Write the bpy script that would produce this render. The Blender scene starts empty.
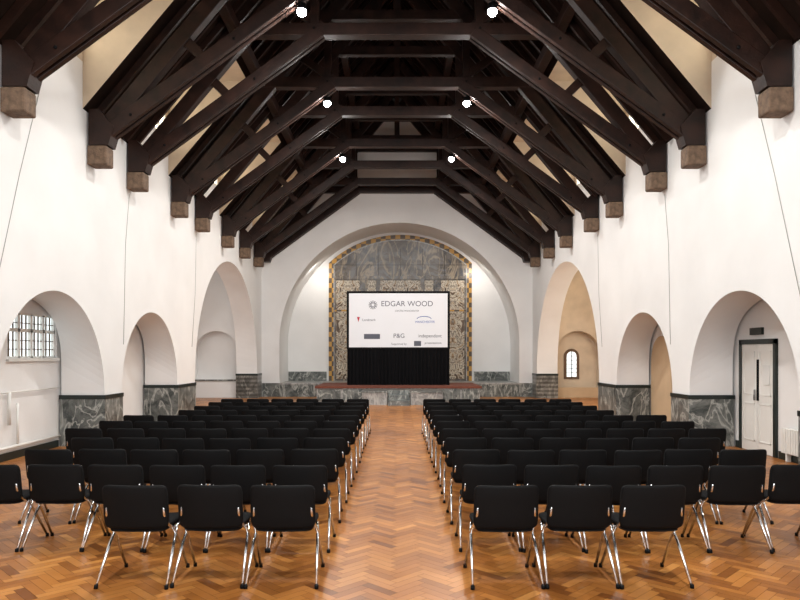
import bpy, bmesh, math, random
from mathutils import Vector, Matrix
random.seed(7)
S=bpy.context.scene
COL=S.collection
try:
    S.view_settings.view_transform='Standard'
    S.view_settings.look='None'
except Exception as ex: print(ex)
EYE=1.8
WX=5.7; OX=6.54; AX=6.6
YB=-4.0; YE=28.2
# ---------------------------------------------------------------- materials
def newmat(name):
    m=bpy.data.materials.new(name); m.use_nodes=True
    nt=m.node_tree; b=nt.nodes['Principled BSDF']
    return m,nt,b
def simple(name,col,rough=.6,metal=0,noise=0.0,nscale=3.0,bump=0.0,bscale=20,spec=None,emit=0):
    m,nt,b=newmat(name)
    b.inputs['Base Color'].default_value=(*col,1); b.inputs['Roughness'].default_value=rough
    b.inputs['Metallic'].default_value=metal
    if spec is not None: b.inputs['Specular IOR Level'].default_value=spec
    tc=nt.nodes.new('ShaderNodeTexCoord')
    if noise>0:
        n=nt.nodes.new('ShaderNodeTexNoise'); n.inputs['Scale'].default_value=nscale; n.inputs['Detail'].default_value=6
        r=nt.nodes.new('ShaderNodeValToRGB')
        r.color_ramp.elements[0].position=.3; r.color_ramp.elements[1].position=.7
        r.color_ramp.elements[0].color=(*[c*(1-noise) for c in col],1)
        r.color_ramp.elements[1].color=(*[min(1,c*(1+noise*.4)) for c in col],1)
        nt.links.new(tc.outputs['Object'],n.inputs['Vector']); nt.links.new(n.outputs['Fac'],r.inputs['Fac'])
        nt.links.new(r.outputs['Color'],b.inputs['Base Color'])
    if bump>0:
        n2=nt.nodes.new('ShaderNodeTexNoise'); n2.inputs['Scale'].default_value=bscale; n2.inputs['Detail'].default_value=5
        bp=nt.nodes.new('ShaderNodeBump'); bp.inputs['Strength'].default_value=bump; bp.inputs['Distance'].default_value=.02
        nt.links.new(tc.outputs['Object'],n2.inputs['Vector']); nt.links.new(n2.outputs['Fac'],bp.inputs['Height'])
        nt.links.new(bp.outputs['Normal'],b.inputs['Normal'])
    if emit>0:
        b.inputs['Emission Color'].default_value=(*col,1); b.inputs['Emission Strength'].default_value=emit
    return m
M_plaster=simple('white_plaster',(.80,.80,.795),.75,noise=.08,nscale=.6,bump=.25,bscale=3)
M_cream=simple('cream_plaster',(.66,.55,.42),.8,noise=.14,nscale=2)
M_tan=simple('tan_plaster',(.55,.40,.25),.8,noise=.1,nscale=2)
M_timber=simple('dark_stained_timber',(.022,.0085,.0052),.48,noise=.65,nscale=4,bump=.2,bscale=25,spec=.3)
M_board=simple('ceiling_boards',(.014,.0065,.004),.7,noise=.5,nscale=3,spec=.15)
M_stone=simple('corbel_stone',(.15,.095,.06),.85,noise=.45,nscale=14,bump=.5,bscale=30)
M_green=simple('dark_green_gloss_paint',(.005,.012,.0105),.35)
M_white=simple('white_gloss_paint',(.75,.75,.72),.4)
M_black=simple('black_cloth',(.005,.005,.006),.9,spec=.1)
M_blackpl=simple('black_plastic',(.0035,.0036,.004),.6,spec=.12)
M_fabric=simple('black_upholstery',(.004,.0042,.005),.85,noise=.3,nscale=60,bump=.3,bscale=220,spec=.12)
M_chrome=simple('chrome',(.66,.67,.68),.14,metal=1)
M_grout=simple('floor_dark_gap',(.05,.02,.008),.6)
M_red=simple('red_brown_carpet',(.16,.045,.025),.8,noise=.3,nscale=20)
M_glow=simple('daylit_window_glass',(1,.93,.76),.3,emit=3.0)
M_glow2=simple('frosted_daylit_glass',(.85,.93,.95),.3,noise=.25,nscale=3,emit=1.2)
M_lamp=simple('lamp_lens',(1,.98,.95),.3,emit=300)
M_screen=simple('projection_screen_fabric',(.70,.72,.76),.6,emit=.06)
M_ink=simple('screen_ink_grey',(.09,.10,.13),.7)
M_inkr=simple('screen_ink_red',(.45,.03,.05),.7)
M_inkb=simple('screen_ink_blue',(.03,.10,.40),.7)
M_paper=simple('notice_paper',(.7,.7,.68),.7)
M_cable=simple('grey_cable',(.35,.35,.34),.6)

def marble(name,base,vein,dark,scale=1.6,stripes=False,tint=None):
    m,nt,b=newmat(name); L=nt.links
    tc=nt.nodes.new('ShaderNodeTexCoord')
    geo=nt.nodes.new('ShaderNodeNewGeometry')
    n=nt.nodes.new('ShaderNodeTexNoise'); n.inputs['Scale'].default_value=scale; n.inputs['Detail'].default_value=10; n.inputs['Roughness'].default_value=.72; n.inputs['Distortion'].default_value=1.8
    L.new(geo.outputs['Position'],n.inputs['Vector'])
    r=nt.nodes.new('ShaderNodeValToRGB'); e=r.color_ramp.elements
    e[0].position=.38; e[0].color=(*dark,1); e[1].position=.60; e[1].color=(*base,1)
    if tint:
        q=e.new(.48); q.color=(*tint,1)
    L.new(n.outputs['Fac'],r.inputs['Fac'])
    w=nt.nodes.new('ShaderNodeTexNoise'); w.inputs['Scale'].default_value=scale*.9; w.inputs['Detail'].default_value=6; w.inputs['Distortion'].default_value=2.0
    mp=nt.nodes.new('ShaderNodeMapping'); mp.inputs['Rotation'].default_value=(.6,.6,.3); mp.inputs['Scale'].default_value=(1,1,.45)
    L.new(geo.outputs['Position'],mp.inputs['Vector']); L.new(mp.outputs['Vector'],w.inputs['Vector'])
    sb=nt.nodes.new('ShaderNodeMath'); sb.operation='SUBTRACT'; sb.inputs[1].default_value=.5; L.new(w.outputs['Fac'],sb.inputs[0])
    ab=nt.nodes.new('ShaderNodeMath'); ab.operation='ABSOLUTE'; L.new(sb.outputs[0],ab.inputs[0])
    r2=nt.nodes.new('ShaderNodeValToRGB'); r2.color_ramp.elements[0].position=.0; r2.color_ramp.elements[0].color=(.9,.9,.9,1)
    r2.color_ramp.elements[1].position=.035; r2.color_ramp.elements[1].color=(0,0,0,1)
    L.new(ab.outputs[0],r2.inputs['Fac'])
    mx=nt.nodes.new('ShaderNodeMix'); mx.data_type='RGBA'
    L.new(r2.outputs['Color'],mx.inputs['Factor']); L.new(r.outputs['Color'],mx.inputs['A']); mx.inputs['B'].default_value=(*vein,1)
    out=mx.outputs['Result']
    if stripes:
        sp=nt.nodes.new('ShaderNodeSeparateXYZ'); L.new(tc.outputs['Object'],sp.inputs[0])
        md=nt.nodes.new('ShaderNodeMath'); md.operation='MULTIPLY'; md.inputs[1].default_value=6.0; L.new(sp.outputs['Z'],md.inputs[0])
        fr=nt.nodes.new('ShaderNodeMath'); fr.operation='FRACT'; L.new(md.outputs[0],fr.inputs[0])
        gt=nt.nodes.new('ShaderNodeMath'); gt.operation='GREATER_THAN'; gt.inputs[1].default_value=.5; L.new(fr.outputs[0],gt.inputs[0])
        m2=nt.nodes.new('ShaderNodeMix'); m2.data_type='RGBA'; m2.blend_type='MULTIPLY'
        L.new(gt.outputs[0],m2.inputs['Factor']); L.new(out,m2.inputs['A']); m2.inputs['B'].default_value=(.5,.48,.46,1); out=m2.outputs['Result']
    L.new(out,b.inputs['Base Color']); b.inputs['Roughness'].default_value=.3
    return m
M_marble=marble('grey_veined_marble',(.17,.18,.17),(.42,.43,.40),(.030,.038,.037),2.0)
M_marblest=marble('striped_marble',(.20,.195,.18),(.32,.31,.28),(.06,.06,.055),stripes=True)
M_marbled=marble('dark_blue_marble',(.13,.125,.125),(.30,.23,.15),(.014,.015,.02),1.1,tint=(.085,.060,.038))
M_marblel=marble('pale_marble',(.36,.36,.35),(.5,.5,.48),(.15,.15,.15),2.0)

def ornate(name):
    m,nt,b=newmat(name); L=nt.links
    tc=nt.nodes.new('ShaderNodeTexCoord'); sp=nt.nodes.new('ShaderNodeSeparateXYZ'); L.new(tc.outputs['Object'],sp.inputs[0])
    ab=nt.nodes.new('ShaderNodeMath'); ab.operation='ABSOLUTE'; L.new(sp.outputs['X'],ab.inputs[0])
    cb=nt.nodes.new('ShaderNodeCombineXYZ'); L.new(ab.outputs[0],cb.inputs['X']); L.new(sp.outputs['Z'],cb.inputs['Z'])
    n=nt.nodes.new('ShaderNodeTexNoise'); n.inputs['Scale'].default_value=1.5; n.inputs['Detail'].default_value=5; n.inputs['Distortion'].default_value=3.0
    L.new(cb.outputs[0],n.inputs['Vector'])
    r=nt.nodes.new('ShaderNodeValToRGB'); r.color_ramp.interpolation='LINEAR'; e=r.color_ramp.elements
    e[0].position=.32; e[0].color=(.03,.022,.016,1); e[1].position=.72; e[1].color=(.50,.42,.30,1)
    for p,c in ((.40,(.12,.06,.02,1)),(.45,(.62,.55,.43,1)),(.50,(.08,.05,.03,1)),(.54,(.60,.53,.41,1)),(.59,(.26,.14,.05,1)),(.65,(.04,.03,.025,1))):
        q=e.new(p); q.color=c
    L.new(n.outputs['Fac'],r.inputs['Fac']); L.new(r.outputs['Color'],b.inputs['Base Color']); b.inputs['Roughness'].default_value=.35
    return m
M_orn=ornate('bookmatched_breccia_marble')
def mosaic(name):
    m,nt,b=newmat(name); L=nt.links
    tc=nt.nodes.new('ShaderNodeTexCoord')
    v=nt.nodes.new('ShaderNodeTexChecker'); v.inputs['Scale'].default_value=4.5
    v.inputs['Color1'].default_value=(.46,.24,.03,1); v.inputs['Color2'].default_value=(.06,.035,.015,1)
    L.new(tc.outputs['Object'],v.inputs['Vector']); L.new(v.outputs['Color'],b.inputs['Base Color']); b.inputs['Roughness'].default_value=.3
    return m
M_mos=mosaic('gold_mosaic')

def parquet():
    m,nt,b=newmat('oak_parquet'); L=nt.links
    at=nt.nodes.new('ShaderNodeAttribute'); at.attribute_name='rnd'
    r=nt.nodes.new('ShaderNodeValToRGB'); e=r.color_ramp.elements
    e[0].position=0; e[0].color=(.19,.062,.012,1); e[1].position=1; e[1].color=(.56,.255,.068,1)
    q=e.new(.5); q.color=(.40,.155,.034,1)
    L.new(at.outputs['Fac'],r.inputs['Fac'])
    tc=nt.nodes.new('ShaderNodeTexCoord')
    n=nt.nodes.new('ShaderNodeTexNoise'); n.inputs['Scale'].default_value=.55; n.inputs['Detail'].default_value=6
    L.new(tc.outputs['Object'],n.inputs['Vector'])
    r2=nt.nodes.new('ShaderNodeValToRGB'); r2.color_ramp.elements[0].position=.35; r2.color_ramp.elements[0].color=(.68,.62,.56,1); r2.color_ramp.elements[1].position=.7; r2.color_ramp.elements[1].color=(1.12,1.12,1.12,1)
    L.new(n.outputs['Fac'],r2.inputs['Fac'])
    mx=nt.nodes.new('ShaderNodeMix'); mx.data_type='RGBA'; mx.blend_type='MULTIPLY'; mx.inputs['Factor'].default_value=1
    L.new(r.outputs['Color'],mx.inputs['A']); L.new(r2.outputs['Color'],mx.inputs['B']); L.new(mx.outputs['Result'],b.inputs['Base Color'])
    n3=nt.nodes.new('ShaderNodeTexNoise'); n3.inputs['Scale'].default_value=3; n3.inputs['Detail'].default_value=4
    L.new(tc.outputs['Object'],n3.inputs['Vector'])
    mr=nt.nodes.new('ShaderNodeMapRange'); mr.inputs['To Min'].default_value=.22; mr.inputs['To Max'].default_value=.45
    L.new(n3.outputs['Fac'],mr.inputs['Value']); L.new(mr.outputs['Result'],b.inputs['Roughness'])
    b.inputs['Specular IOR Level'].default_value=.4
    return m
M_parq=parquet()

# ---------------------------------------------------------------- mesh helpers
class MB:
    def __init__(s): s.v=[];s.f=[];s.m=[];s.mats=[];s.sm=[]
    def mi(s,mat):
        if mat not in s.mats: s.mats.append(mat)
        return s.mats.index(mat)
    def face(s,pts,mat,smooth=False):
        b=len(s.v); s.v+= [tuple(p) for p in pts]; s.f.append(tuple(range(b,b+len(pts)))); s.m.append(s.mi(mat)); s.sm.append(smooth)
    def box(s,x0,x1,y0,y1,z0,z1,mat):
        b=len(s.v)
        s.v+=[(x0,y0,z0),(x1,y0,z0),(x1,y1,z0),(x0,y1,z0),(x0,y0,z1),(x1,y0,z1),(x1,y1,z1),(x0,y1,z1)]
        for f in ((0,3,2,1),(4,5,6,7),(0,1,5,4),(1,2,6,5),(2,3,7,6),(3,0,4,7)):
            s.f.append(tuple(b+i for i in f)); s.m.append(s.mi(mat)); s.sm.append(False)
    def beam(s,p,q,w,d,mat,up=Vector((0,1,0))):
        p=Vector(p);q=Vector(q);a=(q-p).normalized(); u=up.normalized(); n=a.cross(u).normalized(); u=n.cross(a).normalized()
        b=len(s.v)
        for c in (p,q):
            for (i,j) in ((-1,-1),(1,-1),(1,1),(-1,1)):
                s.v.append(tuple(c+u*(i*w/2)+n*(j*d/2)))
        for f in ((0,3,2,1),(4,5,6,7),(0,1,5,4),(1,2,6,5),(2,3,7,6),(3,0,4,7)):
            s.f.append(tuple(b+i for i in f)); s.m.append(s.mi(mat)); s.sm.append(False)
    def tube(s,pts,r,mat,n=8,cap=True):
        pts=[Vector(p) for p in pts]; rings=[]
        for i,p in enumerate(pts):
            if i==0:t=pts[1]-p
            elif i==len(pts)-1:t=p-pts[i-1]
            else:t=(pts[i+1]-p).normalized()+(p-pts[i-1]).normalized()
            t.normalize(); ref=Vector((1,0,0)) if abs(t.x)<.9 else Vector((0,1,0))
            u=t.cross(ref).normalized(); w=t.cross(u).normalized()
            b=len(s.v); rings.append(b)
            for k in range(n):
                a=2*math.pi*k/n; s.v.append(tuple(p+u*math.cos(a)*r+w*math.sin(a)*r))
        for i in range(len(rings)-1):
            for k in range(n):
                s.f.append((rings[i]+k,rings[i]+(k+1)%n,rings[i+1]+(k+1)%n,rings[i+1]+k)); s.m.append(s.mi(mat)); s.sm.append(True)
        if cap:
            s.f.append(tuple(rings[0]+k for k in range(n))[::-1]); s.m.append(s.mi(mat)); s.sm.append(False)
            s.f.append(tuple(rings[-1]+k for k in range(n))); s.m.append(s.mi(mat)); s.sm.append(False)
    def prism(s,poly,y0,y1,mat):
        n=len(poly)
        s.face([(x,y0,z) for x,z in poly],mat); s.face([(x,y1,z) for x,z in poly][::-1],mat)
        for i in range(n):
            a=poly[i];c=poly[(i+1)%n]
            s.face([(a[0],y0,a[1]),(a[0],y1,a[1]),(c[0],y1,c[1]),(c[0],y0,c[1])],mat)
    def mesh(s,name):
        me=bpy.data.meshes.new(name); me.from_pydata(s.v,[],s.f)
        for m in s.mats: me.materials.append(m)
        me.polygons.foreach_set('material_index',s.m); me.polygons.foreach_set('use_smooth',s.sm)
        me.update(); 
        bm=bmesh.new(); bm.from_mesh(me); bmesh.ops.recalc_face_normals(bm,faces=bm.faces); bm.to_mesh(me); bm.free()
        return me
    def obj(s,name,parent=None,bevel=0,loc=None):
        o=bpy.data.objects.new(name,s.mesh(name)); COL.objects.link(o)
        if loc: o.location=loc
        if parent: o.parent=parent
        if bevel:
            b=o.modifiers.new('bevel','BEVEL'); b.width=bevel; b.segments=2; b.limit_method='ANGLE'
        return o
def box(name,x0,x1,y0,y1,z0,z1,mat,parent=None,bevel=0):
    cx,cy,cz=(x0+x1)/2,(y0+y1)/2,(z0+z1)/2
    m=MB(); m.box(x0-cx,x1-cx,y0-cy,y1-cy,z0-cz,z1-cz,mat); return m.obj(name,parent,bevel,(cx,cy,cz))
def empty(name,loc=(0,0,0)):
    o=bpy.data.objects.new(name,None); o.location=loc; COL.objects.link(o); return o

# ---------------------------------------------------------------- floor
TX=9.6
m=MB()
m.box(-AX-.2,AX+.2,YB,YE+.3,-.15,-.004,M_grout)
m.box(-TX-.2,-AX-.2,18,28.2,-.15,-.004,M_grout); m.box(AX+.2,TX+.2,18,28.2,-.15,-.004,M_grout)
m.obj('floor_slab')
w=.078; n=4; g=.0013
vs=[];fs=[];rn=[]
c45=math.cos(math.pi/4)
R=int(34/w)
def inside(cx,cy):
    if cy<1.2 or cy>YE: return False
    if abs(cx)<=AX: return True
    return abs(cx)<=TX and 18<cy<27.6
for i in range(-R,R):
    for j in range(-R,R):
        t=(i-j)%(2*n)
        if t==0: r=(i,j,i+n,j+1)
        elif t==2*n-1: r=(i,j,i+1,j+n)
        else: continue
        mx,my=(r[0]+r[2])/2*w,(r[1]+r[3])/2*w
        X=(mx-my)*c45; Y=(mx+my)*c45+12
        if not inside(X,Y): continue
        x0,y0,x1,y1=r[0]*w+g,r[1]*w+g,r[2]*w-g,r[3]*w-g
        b=len(vs)
        for (px,py) in ((x0,y0),(x1,y0),(x1,y1),(x0,y1)):
            vs.append(((px-py)*c45,(px+py)*c45+12,0))
        fs.append((b,b+1,b+2,b+3)); rn.append(min(1,max(0,random.gauss(.5+(.06 if t==0 else -.06),.21))))
me=bpy.data.meshes.new('floor'); me.from_pydata(vs,[],fs); me.materials.append(M_parq)
a=me.attributes.new('rnd','FLOAT','FACE'); a.data.foreach_set('value',rn)
fo=bpy.data.objects.new('floor',me); COL.objects.link(fo)

# ---------------------------------------------------------------- side walls with arcade
ZW=6.25; SP=1.0
ARCH=[(2.2,1.77,1.77),(6.9,1.77,1.77),(11.26,1.8,1.86),(15.63,1.76,1.77),(23.1,4.2,3.95)]
K=DZ=1.191
DORM=[(.35,2.35),(5.25,7.25),(10.05,12.15),(14.6,16.7),(19.35,21.5),(24.6,26.4)]
DTOP=8.6; DXI=WX-(DTOP-ZW)/K
def side_wall(name,s):
    m=MB(); segs=[]
    cur=YB
    for c,a,h in ARCH:
        segs.append((cur,SP,SP,c-a,SP,SP,False))
        N=40 if a<3 else 56
        ex=.45 if a<3 else .85
        pr=None
        for k in range(N+1):
            th=math.pi*k/N; sn=max(0,math.sin(th)); y=c-a*math.cos(th); z=SP+h*sn; zb=SP+h*(sn**ex if sn>1e-6 else 0)
            if pr: segs.append((pr[0],pr[1],pr[2],y,z,zb,True))
            pr=(y,z,zb)
        cur=c+a
    segs.append((cur,SP,SP,YE,SP,SP,False))
    for y0,z0,b0,y1,z1,b1,ar in segs:
        m.face([(s*WX,y0,z0),(s*WX,y1,z1),(s*WX,y1,ZW),(s*WX,y0,ZW)],M_plaster)
        m.face([(s*OX,y0,b0),(s*OX,y1,b1),(s*OX,y1,ZW),(s*OX,y0,ZW)],M_plaster)
        m.face([(s*WX,y0,z0),(s*WX,y1,z1),(s*OX,y1,b1),(s*OX,y0,b0)],M_plaster,ar)
        m.face([(s*WX,y0,ZW),(s*WX,y1,ZW),(s*OX,y1,ZW),(s*OX,y0,ZW)],M_plaster)
    return m.obj(name)
side_wall('wall_left',-1); side_wall('wall_right',1)
edges=[YB]+[v for c,a,h in ARCH for v in (c-a,c+a)]+[YE]
for s,nm in ((-1,'left'),(1,'right')):
    for k in range(0,len(edges),2):
        y0,y1=edges[k],edges[k+1]
        last=(k==len(edges)-2)
        if last: y1=YE-.065
        if k==0: y0=YB+.02
        e=.02
        p=MB(); cx=s*(WX+OX)/2; cy=(y0+y1)/2
        hx=(OX-WX)/2; hy=(y1-y0)/2
        p.box(-hx-e,hx+e,-hy-(e if k else 0),hy+(0 if last else e),0,.92,M_marblest if last else M_marble)
        p.box(-hx-e-.012,hx+e+.012,-hy-(e+.012 if k else 0),hy+(0 if last else e+.012),.92,SP-.001,M_green)
        p.obj('marble_pier',loc=(cx,cy,0))

# aisle outer walls
WIN=(11.35,12.98,1.73,2.52)
def aisle_wall(name,s,win):
    m=MB(); x0,x1=sorted((s*AX,s*(AX+.25)))
    if win:
        y0,y1,z0,z1=win
        m.box(x0,x1,YB,y0,0,3.4,M_plaster); m.box(x0,x1,y1,18.6,0,3.4,M_plaster)
        m.box(x0,x1,y0,y1,0,z0,M_plaster); m.box(x0,x1,y0,y1,z1,3.4,M_plaster)
    else: m.box(x0,x1,YB,18.6,0,3.4,M_plaster)
    return m.obj(name)
aisle_wall('wall_aisle_left',-1,WIN); aisle_wall('wall_aisle_right',1,None)
m=MB(); m.box(-AX,-AX+.025,9.5,13.02,0,.13,M_green); m.box(-AX,-AX+.025,13.9,17.35,0,.13,M_green); m.obj('baseboard_left')
m=MB(); m.box(AX-.025,AX,9.5,11.55,0,.13,M_green); m.box(AX-.025,AX,12.9,13.02,0,.13,M_green); m.box(AX-.025,AX,13.9,15.95,0,.13,M_green); m.obj('baseboard_right')
# left window
m=MB(); y0,y1,z0,z1=WIN; fx=-AX-.06
for k in range(5):
    yy=y0+(y1-y0)*k/4; m.box(fx-.03,fx+.03,yy-.03,yy+.03,z0,z1,M_white)
for zz in (z0,z0+(z1-z0)*.62,z1): m.box(fx-.03,fx+.03,y0,y1,zz-.03,zz+.03,M_white)
for k in range(4):
    ya=y0+(y1-y0)*k/4
    for q in (1,2): m.box(fx-.012,fx+.012,ya+q*.133-.008,ya+q*.133+.008,z0,z1,M_stone)
for q in range(1,5): m.box(fx-.012,fx+.012,y0,y1,z0+q*.155-.007,z0+q*.155+.007,M_stone)
m.box(fx-.06,fx-.05,y0,y1,z0,z1,M_glow2)
m.box(-AX-.02,-AX+.05,y0-.04,y1+.04,z0-.06,z0-.01,M_white)
m.obj('window_1')

# ---------------------------------------------------------------- transepts
for s,nm in ((-1,'left'),(1,'right')):
    pm=M_plaster if s<0 else M_cream
    m=MB()
    TY=27.6
    X0,X1=(TX,TX+.2)
    m.box(min(s*X0,s*X1),max(s*X0,s*X1),18.3,TY+.3,0,6.4,pm)
    a_,b_=sorted((s*(AX+.25),s*TX)); m.box(a_,b_,18.1,18.4,0,6.4,pm)
    a_,b_=sorted((s*OX,s*TX)); m.box(a_,b_,18.4,TY,6.2,6.4,pm)
    m.obj('wall_transept_outer_'+nm)
    m=MB(); c=s*7.45; r=.9; sp=1.85; zs=.75 if s<0 else .0
    xa,xb=sorted((s*(OX+.034),s*TX))
    N=24; pr=None
    m.face([(xa,TY,0),(c-r,TY,0),(c-r,TY,6.2),(xa,TY,6.2)],pm)
    m.face([(c+r,TY,0),(xb,TY,0),(xb,TY,6.2),(c+r,TY,6.2)],pm)
    D=.45
    for k in range(N+1):
        th=math.pi*k/N; x=c-r*math.cos(th); z=sp+r*math.sin(th)
        if pr:
            m.face([(pr[0],TY,pr[1]),(x,TY,z),(x,TY,6.2),(pr[0],TY,6.2)],pm)
            m.face([(pr[0],TY,pr[1]),(x,TY,z),(x,TY+D,z),(pr[0],TY+D,pr[1])],pm,True)
        pr=(x,z)
    for xx in (c-r,c+r): m.face([(xx,TY,zs),(xx,TY+D,zs),(xx,TY+D,sp),(xx,TY,sp)],pm)
    m.face([(c-r,TY+D,0),(c+r,TY+D,0),(c+r,TY+D,sp+r),(c-r,TY+D,sp+r)],pm)
    if zs>0:
        m.face([(c-r,TY,0),(c+r,TY,0),(c+r,TY,zs),(c-r,TY,zs)],pm); m.face([(c-r,TY,zs),(c+r,TY,zs),(c+r,TY+D,zs),(c-r,TY+D,zs)],pm)
    m.obj('wall_transept_far_'+nm)
    # cover strip closing the joint between arcade wall and transept wall
    x0_,x1_=sorted((s*(OX+.001),s*(OX+.034))); box('trim_joint_'+nm,x0_,x1_,TY-.01,TY+.02,SP,6.2,pm)
    if s<0: box('trim_1',c-r-.05,c+r+.05,TY-.05,TY+.0,zs-.06,zs,M_marble)
    else:
        m=MB()
        cc=7.3
        def archpoly(w,h0,h1,n=14): 
            return [(-w,h0)]+[(w,h0)]+[(w*math.cos(math.pi*k/n),h1+w*math.sin(math.pi*k/n)) for k in range(n+1)]
        po=archpoly(.32,0,.95); pi=archpoly(.20,.1,.95)
        m.prism(po,-.03,0,M_stone); m.prism(pi,-.05,-.03,M_glow2)
        m.box(-.016,.016,-.07,-.05,.1,1.15,M_green); 
        for q in range(1,6): m.box(-.2,.2,-.065,-.05,.1+q*.17,.12+q*.17,M_green)
        m.obj('window_2',loc=(cc,TY+D,.75))
        box('trim_2',c-r+.02,c+r-.02,TY+.02,TY+.12,0,.42,M_tan)

# ---------------------------------------------------------------- end wall & chancel
CX=.1
m=MB(); R0=5.05; S0=2.28; N=64
APEX=ZW+WX*K
def rz(x): return APEX-abs(x)*K
m.face([(-WX,YE,0),(CX-R0,YE,0),(CX-R0,YE,rz(CX-R0)),(-WX,YE,ZW)],M_plaster)
m.face([(CX+R0,YE,0),(WX,YE,0),(WX,YE,ZW),(CX+R0,YE,rz(CX+R0))],M_plaster)
pr=None; YC=30.5
for k in range(N+1):
    th=math.pi*k/N; x=CX-R0*math.cos(th); z=S0+R0*math.sin(th)
    if pr:
        m.face([(pr[0],YE,pr[1]),(x,YE,z),(x,YE,rz(x)),(pr[0],YE,rz(pr[0]))],M_plaster)
        m.face([(pr[0],YE,pr[1]),(x,YE,z),(x,YC,z),(pr[0],YC,pr[1])],M_plaster,True)
    pr=(x,z)
for xx in (CX-R0,CX+R0): m.face([(xx,YE,0),(xx,YC,0),(xx,YC,S0),(xx,YE,S0)],M_plaster)
m.face([(CX-R0,YC,0),(CX+R0,YC,0),(CX+R0,YC,S0+R0),(CX-R0,YC,S0+R0)],M_plaster)
m.obj('wall_end')
box('wall_back',-WX,WX,YB-.2,YB,0,ZW,M_plaster)
m=MB()
m.box(-WX+.03,CX-R0+.02,YE-.06,YE,0,.58,M_marble); m.box(CX+R0-.02,WX-.03,YE-.06,YE,0,.58,M_marble)
m.obj('dado_end_wall')
m=MB(); m.box(CX-R0,CX+R0,YE-.04,YC,0,.52,M_marble); m.box(CX-R0,CX+R0,YE-.07,YC,.52,.58,M_marblel); m.obj('chancel_floor')
m=MB(); m.box(CX-R0+.02,CX-3.3,YC-.06,YC-.01,.58,1.0,M_marble); m.box(CX+3.4,CX+R0-.02,YC-.06,YC-.01,.58,1.0,M_marble); m.obj('baseboard_chancel')
# stage
m=MB()
m.box(-3.0,3.1,25.0,YE-.08,0,.52,M_marblel)
m.box(-3.06,3.16,24.94,YE-.08,.52,.60,M_red)
for x0,x1 in ((-2.95,-2.1),(-2.02,-1.3),(1.72,2.35),(2.43,3.05)): m.box(x0,x1,24.97,25.0,.05,.48,M_marble)
m.obj('stage')
m=MB()
m.box(-1.2,-.34,23.6,24.93,0,.44,M_marblel); m.box(.48,1.6,23.6,24.93,0,.44,M_marblel)
m.box(-1.25,-.31,23.55,24.93,.44,.50,M_marble); m.box(.45,1.65,23.55,24.93,.44,.50,M_marble)
for q in range(3): m.box(-.31,.45,23.3+q*.4,24.93,q*.17,q*.17+.165,M_marble)
m.obj('stage_steps')

# reredos
rr=empty('marble_reredos',(CX+.05,YC-.01,.58))
def segtop(hw,z0,zs,rise,n=28):
    R=(hw*hw+rise*rise)/(2*rise); pts=[(-hw,z0),(hw,z0)]
    a0=math.asin(min(1,hw/R))
    for k in range(n+1):
        a=a0-2*a0*k/n; pts.append((R*math.sin(a),zs+rise-R+R*math.cos(a)))
    return pts
m=MB(); m.prism(segtop(3.25,0,5.35,1.28),-.06,0,M_mos)
m.obj('mosaic_border',rr)
m=MB(); m.prism(segtop(3.03,0,5.27,1.15),-.075,-.06,M_marblel); m.prism(segtop(2.99,0,5.25,1.12),-.085,-.075,M_marbled)
# slab joints and radiating strips in the tympanum
for xj in (-2.0,-1.0,0,1.0,2.0): m.box(xj-.012,xj+.012,-.09,-.085,4.75,6.0 - (0 if abs(xj)<1.5 else .2),M_black)
m.box(-2.95,2.95,-.09,-.085,5.25,5.27,M_black)
m.obj('marble_field',rr)
for nm,x0,x1 in (('panel_1',-2.9,-1.85),('panel_2',-.95,.95),('panel_3',1.85,2.9),('panel_4',-1.5,-1.1),('panel_5',1.1,1.5)):
    wv=(x1-x0)/2; m=MB(); m.box(-wv,wv,-.12,-.085,.1,4.55,M_orn); o=m.obj(nm,rr,loc=((x0+x1)/2,0,0))
m=MB()
for xc in (-1.67,-1.0,1.0,1.67): m.box(xc-.08,xc+.08,-.16,-.085,0,4.7,M_marbled)
m.box(-2.98,2.98,-.15,-.085,4.6,4.75,M_marbled)
m.box(-2.98,2.98,-.14,-.085,3.15,3.22,M_mos)
m.obj('pilasters',rr)

# ---------------------------------------------------------------- projector screen
sc=empty('projection_screen',(.05,26.0,.60))
SW=2.0
m=MB(); zt=3.64; zb=1.38
m.box(-SW,SW,-.03,.03,zb,zt,M_blackpl); m.obj('frame',sc,bevel=.01)
m=MB(); m.box(-SW+.09,SW-.09,-.036,-.03,zb+.08,zt-.09,M_screen); m.obj('screen_surface',sc)
m=MB(); N=120; pr=None
for k in range(N+1):
    x=-SW+.02+(2*SW-.04)*k/N; y=-.03+.035*math.sin(k*1.5)
    if pr: m.face([(pr[0],pr[1],0),(x,y,0),(x,y,zb),(pr[0],pr[1],zb)],M_black,True)
    pr=(x,y)
m.obj('skirt',sc)
m=MB(); m.tube([(-SW+.1,.08,0),(-SW+.1,.08,zt)],.025,M_blackpl); m.tube([(SW-.1,.08,0),(SW-.1,.08,zt)],.025,M_blackpl)
m.box(-SW+.05,-SW+.15,-.0,.5,0,.04,M_blackpl); m.box(SW-.15,SW-.05,0,.5,0,.04,M_blackpl); m.obj('stand',sc)
def text(t,x,z,size,mat):
    c=bpy.data.curves.new('lettering','FONT'); c.body=t; c.size=size; c.align_x='CENTER'; c.align_y='CENTER'; c.extrude=.001
    c.materials.append(mat); o=bpy.data.objects.new('lettering',c); o.location=(x,-.039,z); o.rotation_euler=(math.pi/2,0,0); o.parent=sc; COL.objects.link(o)
def zpx(y): return EYE+(354-y)*26/670-.60
def xpx(x): return (x-397)*26/670-.05
text('EDGAR WOOD',xpx(407),zpx(304),.29,M_ink); text('CENTRE MANCHESTER',xpx(407),zpx(311),.09,M_ink)
text('P&G',xpx(399),zpx(336),.24,M_ink)
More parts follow.
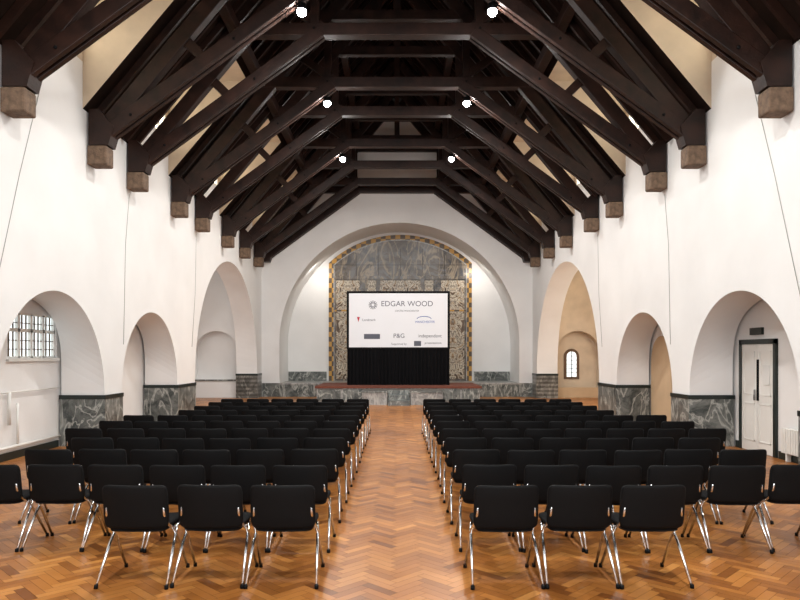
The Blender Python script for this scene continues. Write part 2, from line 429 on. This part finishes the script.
text('Landmark',xpx(369),zpx(320),.13,M_ink); text('MANCHESTER',xpx(425),zpx(322),.12,M_inkb)
text('independent',xpx(430),zpx(336),.18,M_ink); text('presentations',xpx(433),zpx(343),.12,M_ink)
text('Supported by',xpx(399),zpx(344),.11,M_ink)
m=MB()
cx,cz=xpx(373),zpx(305)
for k in range(12):
    a=2*math.pi*k/12; m.beam((cx+.06*math.cos(a),-.039,cz+.06*math.sin(a)),(cx+.17*math.cos(a),-.039,cz+.17*math.sin(a)),.004,.03,M_ink)
m.box(xpx(364),xpx(380),-.04,-.036,zpx(339),zpx(334),M_ink)
m.box(xpx(414),xpx(421),-.04,-.036,zpx(346),zpx(341),M_ink)
pts=[(xpx(417)+.55*(.5-.5*math.cos(math.pi*k/10)),-.038,zpx(319)+.10*math.sin(math.pi*k/10)) for k in range(11)]
m.tube(pts,.012,M_inkb,6)
m.prism([(xpx(357),zpx(317)),(xpx(360),zpx(317)),(xpx(358.5),zpx(322))],-.04,-.036,M_inkr)
m.obj('logos',sc)

# ---------------------------------------------------------------- roof
m=MB()
ys=[YB]; 
for a_,b_ in DORM: ys+= [a_,b_]
ys.append(YE)
T=.12
for s in (-1,1):
    for k in range(len(ys)-1):
        y0,y1=ys[k],ys[k+1]; dorm=(k%2==1)
        xb,zb_=(DXI,DTOP) if dorm else (WX,ZW)
        if not dorm: xb,zb_=WX+.3,ZW-.3*K
        lo=[(s*xb,y0,zb_),(s*xb,y1,zb_),(0,y1,APEX),(0,y0,APEX)]
        m.face(lo,M_board)
        m.face([(x,y,z+T) for x,y,z in lo],M_board)
m.obj('ceiling')
for s in (-1,1):
    for a_,b_ in DORM:
        m=MB(); X=s*WX; XI=s*DXI; Xo=s*(WX+.1)
        for yy in (a_,b_):
            m.face([(X,yy,ZW),(X,yy,DTOP),(XI,yy,DTOP)],M_cream)
            dy=-.08 if yy==a_ else .08
            m.face([(X,yy+dy,ZW),(X,yy+dy,DTOP),(XI,yy+dy,DTOP)],M_board)
        m.face([(X,a_,DTOP),(X,b_,DTOP),(XI,b_,DTOP),(XI,a_,DTOP)],M_cream)
        m.face([(X,a_-.1,DTOP+.1),(X,b_+.1,DTOP+.1),(XI,b_+.1,DTOP+.1),(XI,a_-.1,DTOP+.1)],M_board)
        xa,xb=sorted((X,Xo))
        m.box(xa,xb,a_,b_,ZW,7.1,M_plaster)
        m.box(xa,xb,a_,a_+.18,7.1,DTOP,M_cream); m.box(xa,xb,b_-.18,b_,7.1,DTOP,M_cream); m.box(xa,xb,a_,b_,8.4,DTOP,M_cream)
        c0,c1=a_+.18,b_-.18
        g0,g1=sorted((s*(WX+.07),s*(WX+.08))); m.box(g0,g1,c0,c1,7.1,8.4,M_glow)
        g0,g1=sorted((s*(WX+.01),s*(WX+.06)))
        for k in range(5):
            yy=c0+(c1-c0)*k/4; m.box(g0,g1,yy-.03,yy+.03,7.1,8.4,M_white)
        for zz in (7.13,7.75,8.37): m.box(g0,g1,c0,c1,zz-.03,zz+.03,M_white)
        m.obj('dormer_window')
m=MB()
def indorm(y): return any(a_-.12<y<b_+.12 for a_,b_ in DORM)
y=YB+.3
while y<YE-.1:
    for s in (-1,1):
        x0,z0=(DXI-.12,DTOP+.12*K) if indorm(y) else (WX-.03,ZW+.03)
        off=.07
        m.beam((s*(x0-off*.77),y,z0-off*.64),(s*(.05),y,APEX-.1-.05*K),.07,.12,M_timber)
    y+=.45
m.obj('roof_rafters')
m=MB()
for s in (-1,1):
    for h in (DTOP+.12,10.9):
        x=(APEX-h)/K-.20
        m.beam((s*x,YB,h-.05),(s*x,YE-.01,h-.05),.2,.24,M_timber,up=Vector((1,0,0)))
m.beam((0,YB,APEX-.35),(0,YE-.01,APEX-.35),.12,.35,M_timber,up=Vector((1,0,0)))
m.obj('roof_purlins')
TR=[0,2.7,4.9,7.6,9.75,12.45,14.25,17.0,19.0,21.85,24.3,26.7,28.0]
BR0=(5.50,5.78); BR1=(1.62,8.62)
for t in TR:
    m=MB()
    for s in (-1,1):
        for dy in (-.085,.085):
            m.beam((s*BR0[0],dy,BR0[1]),(s*BR1[0],dy,BR1[1]),.10,.25,M_timber)
        m.beam((s*5.42,0,5.95),(s*.1,0,5.95+5.32*K),.20,.28,M_timber)
        m.prism([(s*5.30,5.64),(s*5.66,5.64),(s*5.66,6.3),(s*5.48,6.3),(s*5.2,5.98)],-.16,.16,M_timber)
        m.beam((s*3.55,0,7.25),(s*4.05,0,7.75),.14,.18,M_timber)
        m.beam((s*1.75,0,8.6),(s*1.75,0,10.2),.16,.18,M_timber)
        m.beam((s*1.6,0,8.75),(s*2.55,0,9.4),.14,.18,M_timber)
    m.box(-3.45,3.45,-.125,.125,8.53,8.79,M_timber)
    m.box(-2.0,2.0,-.09,.09,10.25,10.5,M_timber)
    m.beam((0,0,10.4),(0,0,12.3),.14,.2,M_timber)
    for s in (-1,1):
        for bx,bz in ((1.75,8.67),(3.0,7.6),(4.9,6.2)):
            m.tube([(s*bx,-.16,bz),(s*bx,-.12,bz)],.03,M_blackpl,6)
    m.obj('roof_truss',loc=(0,t,0),bevel=.012)
    for s in (-1,1):
        if t>27.5: continue
        m=MB()
        hw=.165
        m.box(-.18,.18,-hw,hw,-.18,.18,M_stone)
        o=m.obj('stone_corbel',loc=(s*5.51,t,5.455),bevel=.03)
for t in (2.7,7.6,12.45,17.0,21.85):
    for s in (-1,1):
        e=empty('spotlight',(s*1.77,t-.0,8.2))
        m=MB()
        m.tube([(0,0,.06),(0,0,.34)],.014,M_blackpl,8)
        m.tube([(0,0,.10),(0,0,.0),(0,0,-.01)],.085,M_blackpl,16)
        m.obj('housing',e)
        bm=bmesh.new(); bmesh.ops.create_uvsphere(bm,u_segments=16,v_segments=8,radius=.088)
        me=bpy.data.meshes.new('lens'); bm.to_mesh(me); bm.free(); me.materials.append(M_lamp)
        o=bpy.data.objects.new('lens',me); o.location=(0,0,-.04); o.parent=e; COL.objects.link(o)
        l=bpy.data.lights.new('lamp','AREA'); l.shape='DISK'; l.size=.3; l.energy=165; l.color=(1,.965,.92)
        lo=bpy.data.objects.new('lamp',l); lo.location=(0,0,-.14); lo.parent=e; COL.objects.link(lo)

# ---------------------------------------------------------------- chairs
def loft(m,cols,mat,mapf):
    rings=[]
    for u,hv,ht,off in cols:
        b=len(m.v); rings.append(b)
        bv=min(.03,hv*.6)
        sec=[(-ht*.55,-hv),(-ht,-hv+bv*.6),(-ht,-hv*.4),(-ht,hv*.4),(-ht,hv-bv*.6),(-ht*.55,hv),(ht*.55,hv),(ht,hv-bv*.6),(ht,hv*.4),(ht,-hv*.4),(ht,-hv+bv*.6),(ht*.55,-hv)]
        for tt,vv in sec: m.v.append(mapf(u,vv,tt+off))
    n=12
    for i in range(len(rings)-1):
        for k in range(n):
            m.f.append((rings[i]+k,rings[i]+(k+1)%n,rings[i+1]+(k+1)%n,rings[i+1]+k)); m.m.append(m.mi(mat)); m.sm.append(True)
    m.f.append(tuple(rings[0]+k for k in range(n))); m.m.append(m.mi(mat)); m.sm.append(True)
    m.f.append(tuple(rings[-1]+k for k in range(n))[::-1]); m.m.append(m.mi(mat)); m.sm.append(True)
def cols(hw,hh,ht,r,curve,N=16):
    out=[]
    us=[-1,-.985,-.95,-.9,-.8,-.6,-.35,0,.35,.6,.8,.9,.95,.985,1]
    for q in us:
        u=q*hw; d=max(0,abs(u)-(hw-r)); 
        hv=hh-r+math.sqrt(max(0,r*r-d*d)); 
        t=ht*(1 if abs(q)<.9 else (.85 if abs(q)<.97 else .5))
        out.append((u,max(.01,hv),t,curve*(q*q)))
    return out
ch=MB()
def mapback(u,v,t):
    z=.615+v; return (u,-.215-(v*.16)-t,z)
loft(ch,cols(.248,.168,.024,.045,-.045),M_fabric,lambda u,v,t:mapback(u,v,t))
loft(ch,cols(.252,.172,.009,.045,-.045),M_blackpl,lambda u,v,t:mapback(u,v,t+.020))
def mapseat(u,v,t): return (u,.03+v,.445+t-.06*max(0,(v-.12)))
loft(ch,cols(.235,.215,.026,.06,.008),M_fabric,mapseat)
loft(ch,cols(.225,.205,.008,.06,.006),M_blackpl,lambda u,v,t:mapseat(u,v,t-.03))
for s in (-1,1):
    ch.tube([(s*.262,.255,.01),(s*.252,.05,.30),(s*.245,-.05,.41),(s*.238,-.13,.46),(s*.225,-.190,.55),(s*.215,-.20,.66)],.0125,M_chrome,8)
    ch.tube([(s*.272,-.275,.01),(s*.255,-.06,.30),(s*.245,.03,.40),(s*.235,.10,.415),(s*.21,.12,.415)],.0125,M_chrome,8)
    for yy in (.255,-.275):
        ch.tube([(s*(.262 if yy>0 else .272),yy,0),(s*(.262 if yy>0 else .271),yy*.985,.03)],.016,M_blackpl,8)
ch.tube([(-.245,.04,.405),(.245,.04,.405)],.010,M_chrome,8)
ch.tube([(-.242,-.07,.425),(.242,-.07,.425)],.010,M_chrome,8)
chm=ch.mesh('conference_chair')
def chair(x,y,r=0):
    o=bpy.data.objects.new('conference_chair',chm); o.location=(x,y,0.0); o.rotation_euler=(0,0,r); COL.objects.link(o)
P=.567
for k in range(11):
    y=5.36+k*1.0
    cntL=3 if k==0 else 6; cntR=3 if k==0 else 6
    if k in (4,5,6): cntL=7; cntR=7
    for s,cnt in ((-1,cntL),(1,cntR)):
        base=.89 if s<0 else .85
        jy=random.uniform(-.03,.03)
        for i in range(cnt):
            chair(s*(base+i*P+random.uniform(-.008,.008)),y+jy+random.uniform(-.035,.035),random.uniform(-.03,.03))

# ---------------------------------------------------------------- aisle details
d=empty('door_1',(AX,12.22,0))
m=MB()
m.box(-.05,0,-.62,-.54,0,2.06,M_green); m.box(-.05,0,.54,.62,0,2.06,M_green); m.box(-.05,0,-.62,.62,1.98,2.07,M_green); m.obj('frame',d)
m=MB(); m.box(-.03,0,-.54,-.005,0.01,1.98,M_white); m.box(-.03,0,.005,.54,0.01,1.98,M_white)
for yc in (-.27,.27):
    for z0,z1 in ((.2,.9),(1.05,1.85)):
        m.box(-.04,-.03,yc-.19,yc-.17,z0,z1,M_white); m.box(-.04,-.03,yc+.17,yc+.19,z0,z1,M_white); m.box(-.04,-.03,yc-.19,yc+.19,z0,z0+.02,M_white); m.box(-.04,-.03,yc-.19,yc+.19,z1-.02,z1,M_white)
m.obj('leaves',d)
m=MB(); m.box(-.06,-.03,-.06,-.03,.95,1.7,M_blackpl); m.box(-.07,-.03,.03,.06,.95,1.15,M_chrome); m.box(-.045,-.03,-.42,-.2,1.25,1.6,M_paper); m.obj('handles',d)
box('exit_sign',AX-.05,AX,12.05,12.45,2.15,2.28,M_green)
def radiator(nm,s,y0,y1,z0,z1):
    m=MB(); X=s*(AX-.08)
    nn=int((y1-y0)/.07)
    for k in range(nn):
        ya=y0+k*(y1-y0)/nn; a_,b_=sorted((X-s*.05,X+s*.03)); m.box(a_,b_,ya+.008,ya+(y1-y0)/nn-.008,z0,z1,M_white)
    a_,b_=sorted((X-s*.03,X+s*.05)); m.box(a_,b_,y0+.02,y1-.02,z0+.04,z0+.09,M_white); m.box(a_,b_,y0+.02,y1-.02,z1-.09,z1-.04,M_white)
    m.box(a_,b_,y0+.1,y0+.14,0,z0+.05,M_white); m.box(a_,b_,y1-.14,y1-.1,0,z0+.05,M_white)
    m.obj(nm,bevel=.006)
radiator('radiator',1,9.9,11.3,.14,.56)
m=MB(); m.tube([(-AX+.06,11.55,.25),(-AX+.06,11.55,.95)],.022,M_white); m.tube([(-AX+.06,9.6,.22),(-AX+.06,12.98,.22)],.025,M_white)
m.tube([(-AX+.06,12.98,1.15),(-AX+.06,11.0,1.15)],.012,M_white)
m.tube([(-AX+.06,11.3,.6),(-AX+.06,11.3,1.15)],.03,M_white); m.obj('heating_pipe')
m=MB(); po=[(-.65,0),(.65,0)]+[(.65*math.cos(math.pi*k/16),1.6+.65*math.sin(math.pi*k/16)) for k in range(17)]
m.prism(po,-.03,0,M_tan); o=m.obj('alcove_panel',loc=(AX,16.68,0)); o.rotation_euler=(0,0,-math.pi/2)  # flat tan plaster panel with arched top, stands for an alcove
def cable(pts): 
    m=MB(); m.tube(pts,.005,M_cable,6); m.obj('wall_cable')
for s in (-1,1):
    X=s*(WX-.008)
    cable([(X,10.75,6.2),(X,10.1,4.5),(X,9.45,2.6)])
    cable([(X,14.25,5.2),(X,14.05,4.1),(X,13.95,2.0)])
    cable([(X,19.0,5.2),(X,18.9,3.5),(X,18.6,2.0)])

# ---------------------------------------------------------------- lights
def area(nm,loc,rot,sx,sy,e,col=(1,1,1)):
    l=bpy.data.lights.new(nm,'AREA'); l.shape='RECTANGLE'; l.size=sx; l.size_y=sy; l.energy=e; l.color=col
    o=bpy.data.objects.new(nm,l); o.location=loc; o.rotation_euler=rot; COL.objects.link(o); return o
area('rear_fill',(0,YB+.2,4.2),(math.pi/2,0,0),9.5,5,900,(.98,.99,1))  # added fill light behind the camera; the back wall has no window
for s in (-1,1):
    area('transept_fill',(s*9.5,22.5,3.8),(0,s*math.pi/2,0),3,4,105 if s<0 else 260,(1,.97,.93) if s<0 else (1,.88,.72))  # added fills to brighten the transepts; no window in their outer walls
    area('chancel_fill',(s*3.5,29.2,5.6) ,(math.radians(35),s*math.radians(25),0),.5,.5,26,(1,.94,.86))  # added warm fills for the chancel, no lamp fitting belongs to them
w=bpy.data.worlds.new('World'); S.world=w; w.use_nodes=True
w.node_tree.nodes['Background'].inputs[0].default_value=(.85,.92,1,1); w.node_tree.nodes['Background'].inputs[1].default_value=1.0

cam=bpy.data.cameras.new('camera'); cam.lens=670/800*36; cam.sensor_width=36; cam.shift_x=.00375; cam.shift_y=.0675
co=bpy.data.objects.new('camera',cam); co.location=(0,0,EYE); co.rotation_euler=(math.pi/2,0,0); COL.objects.link(co); S.camera=co
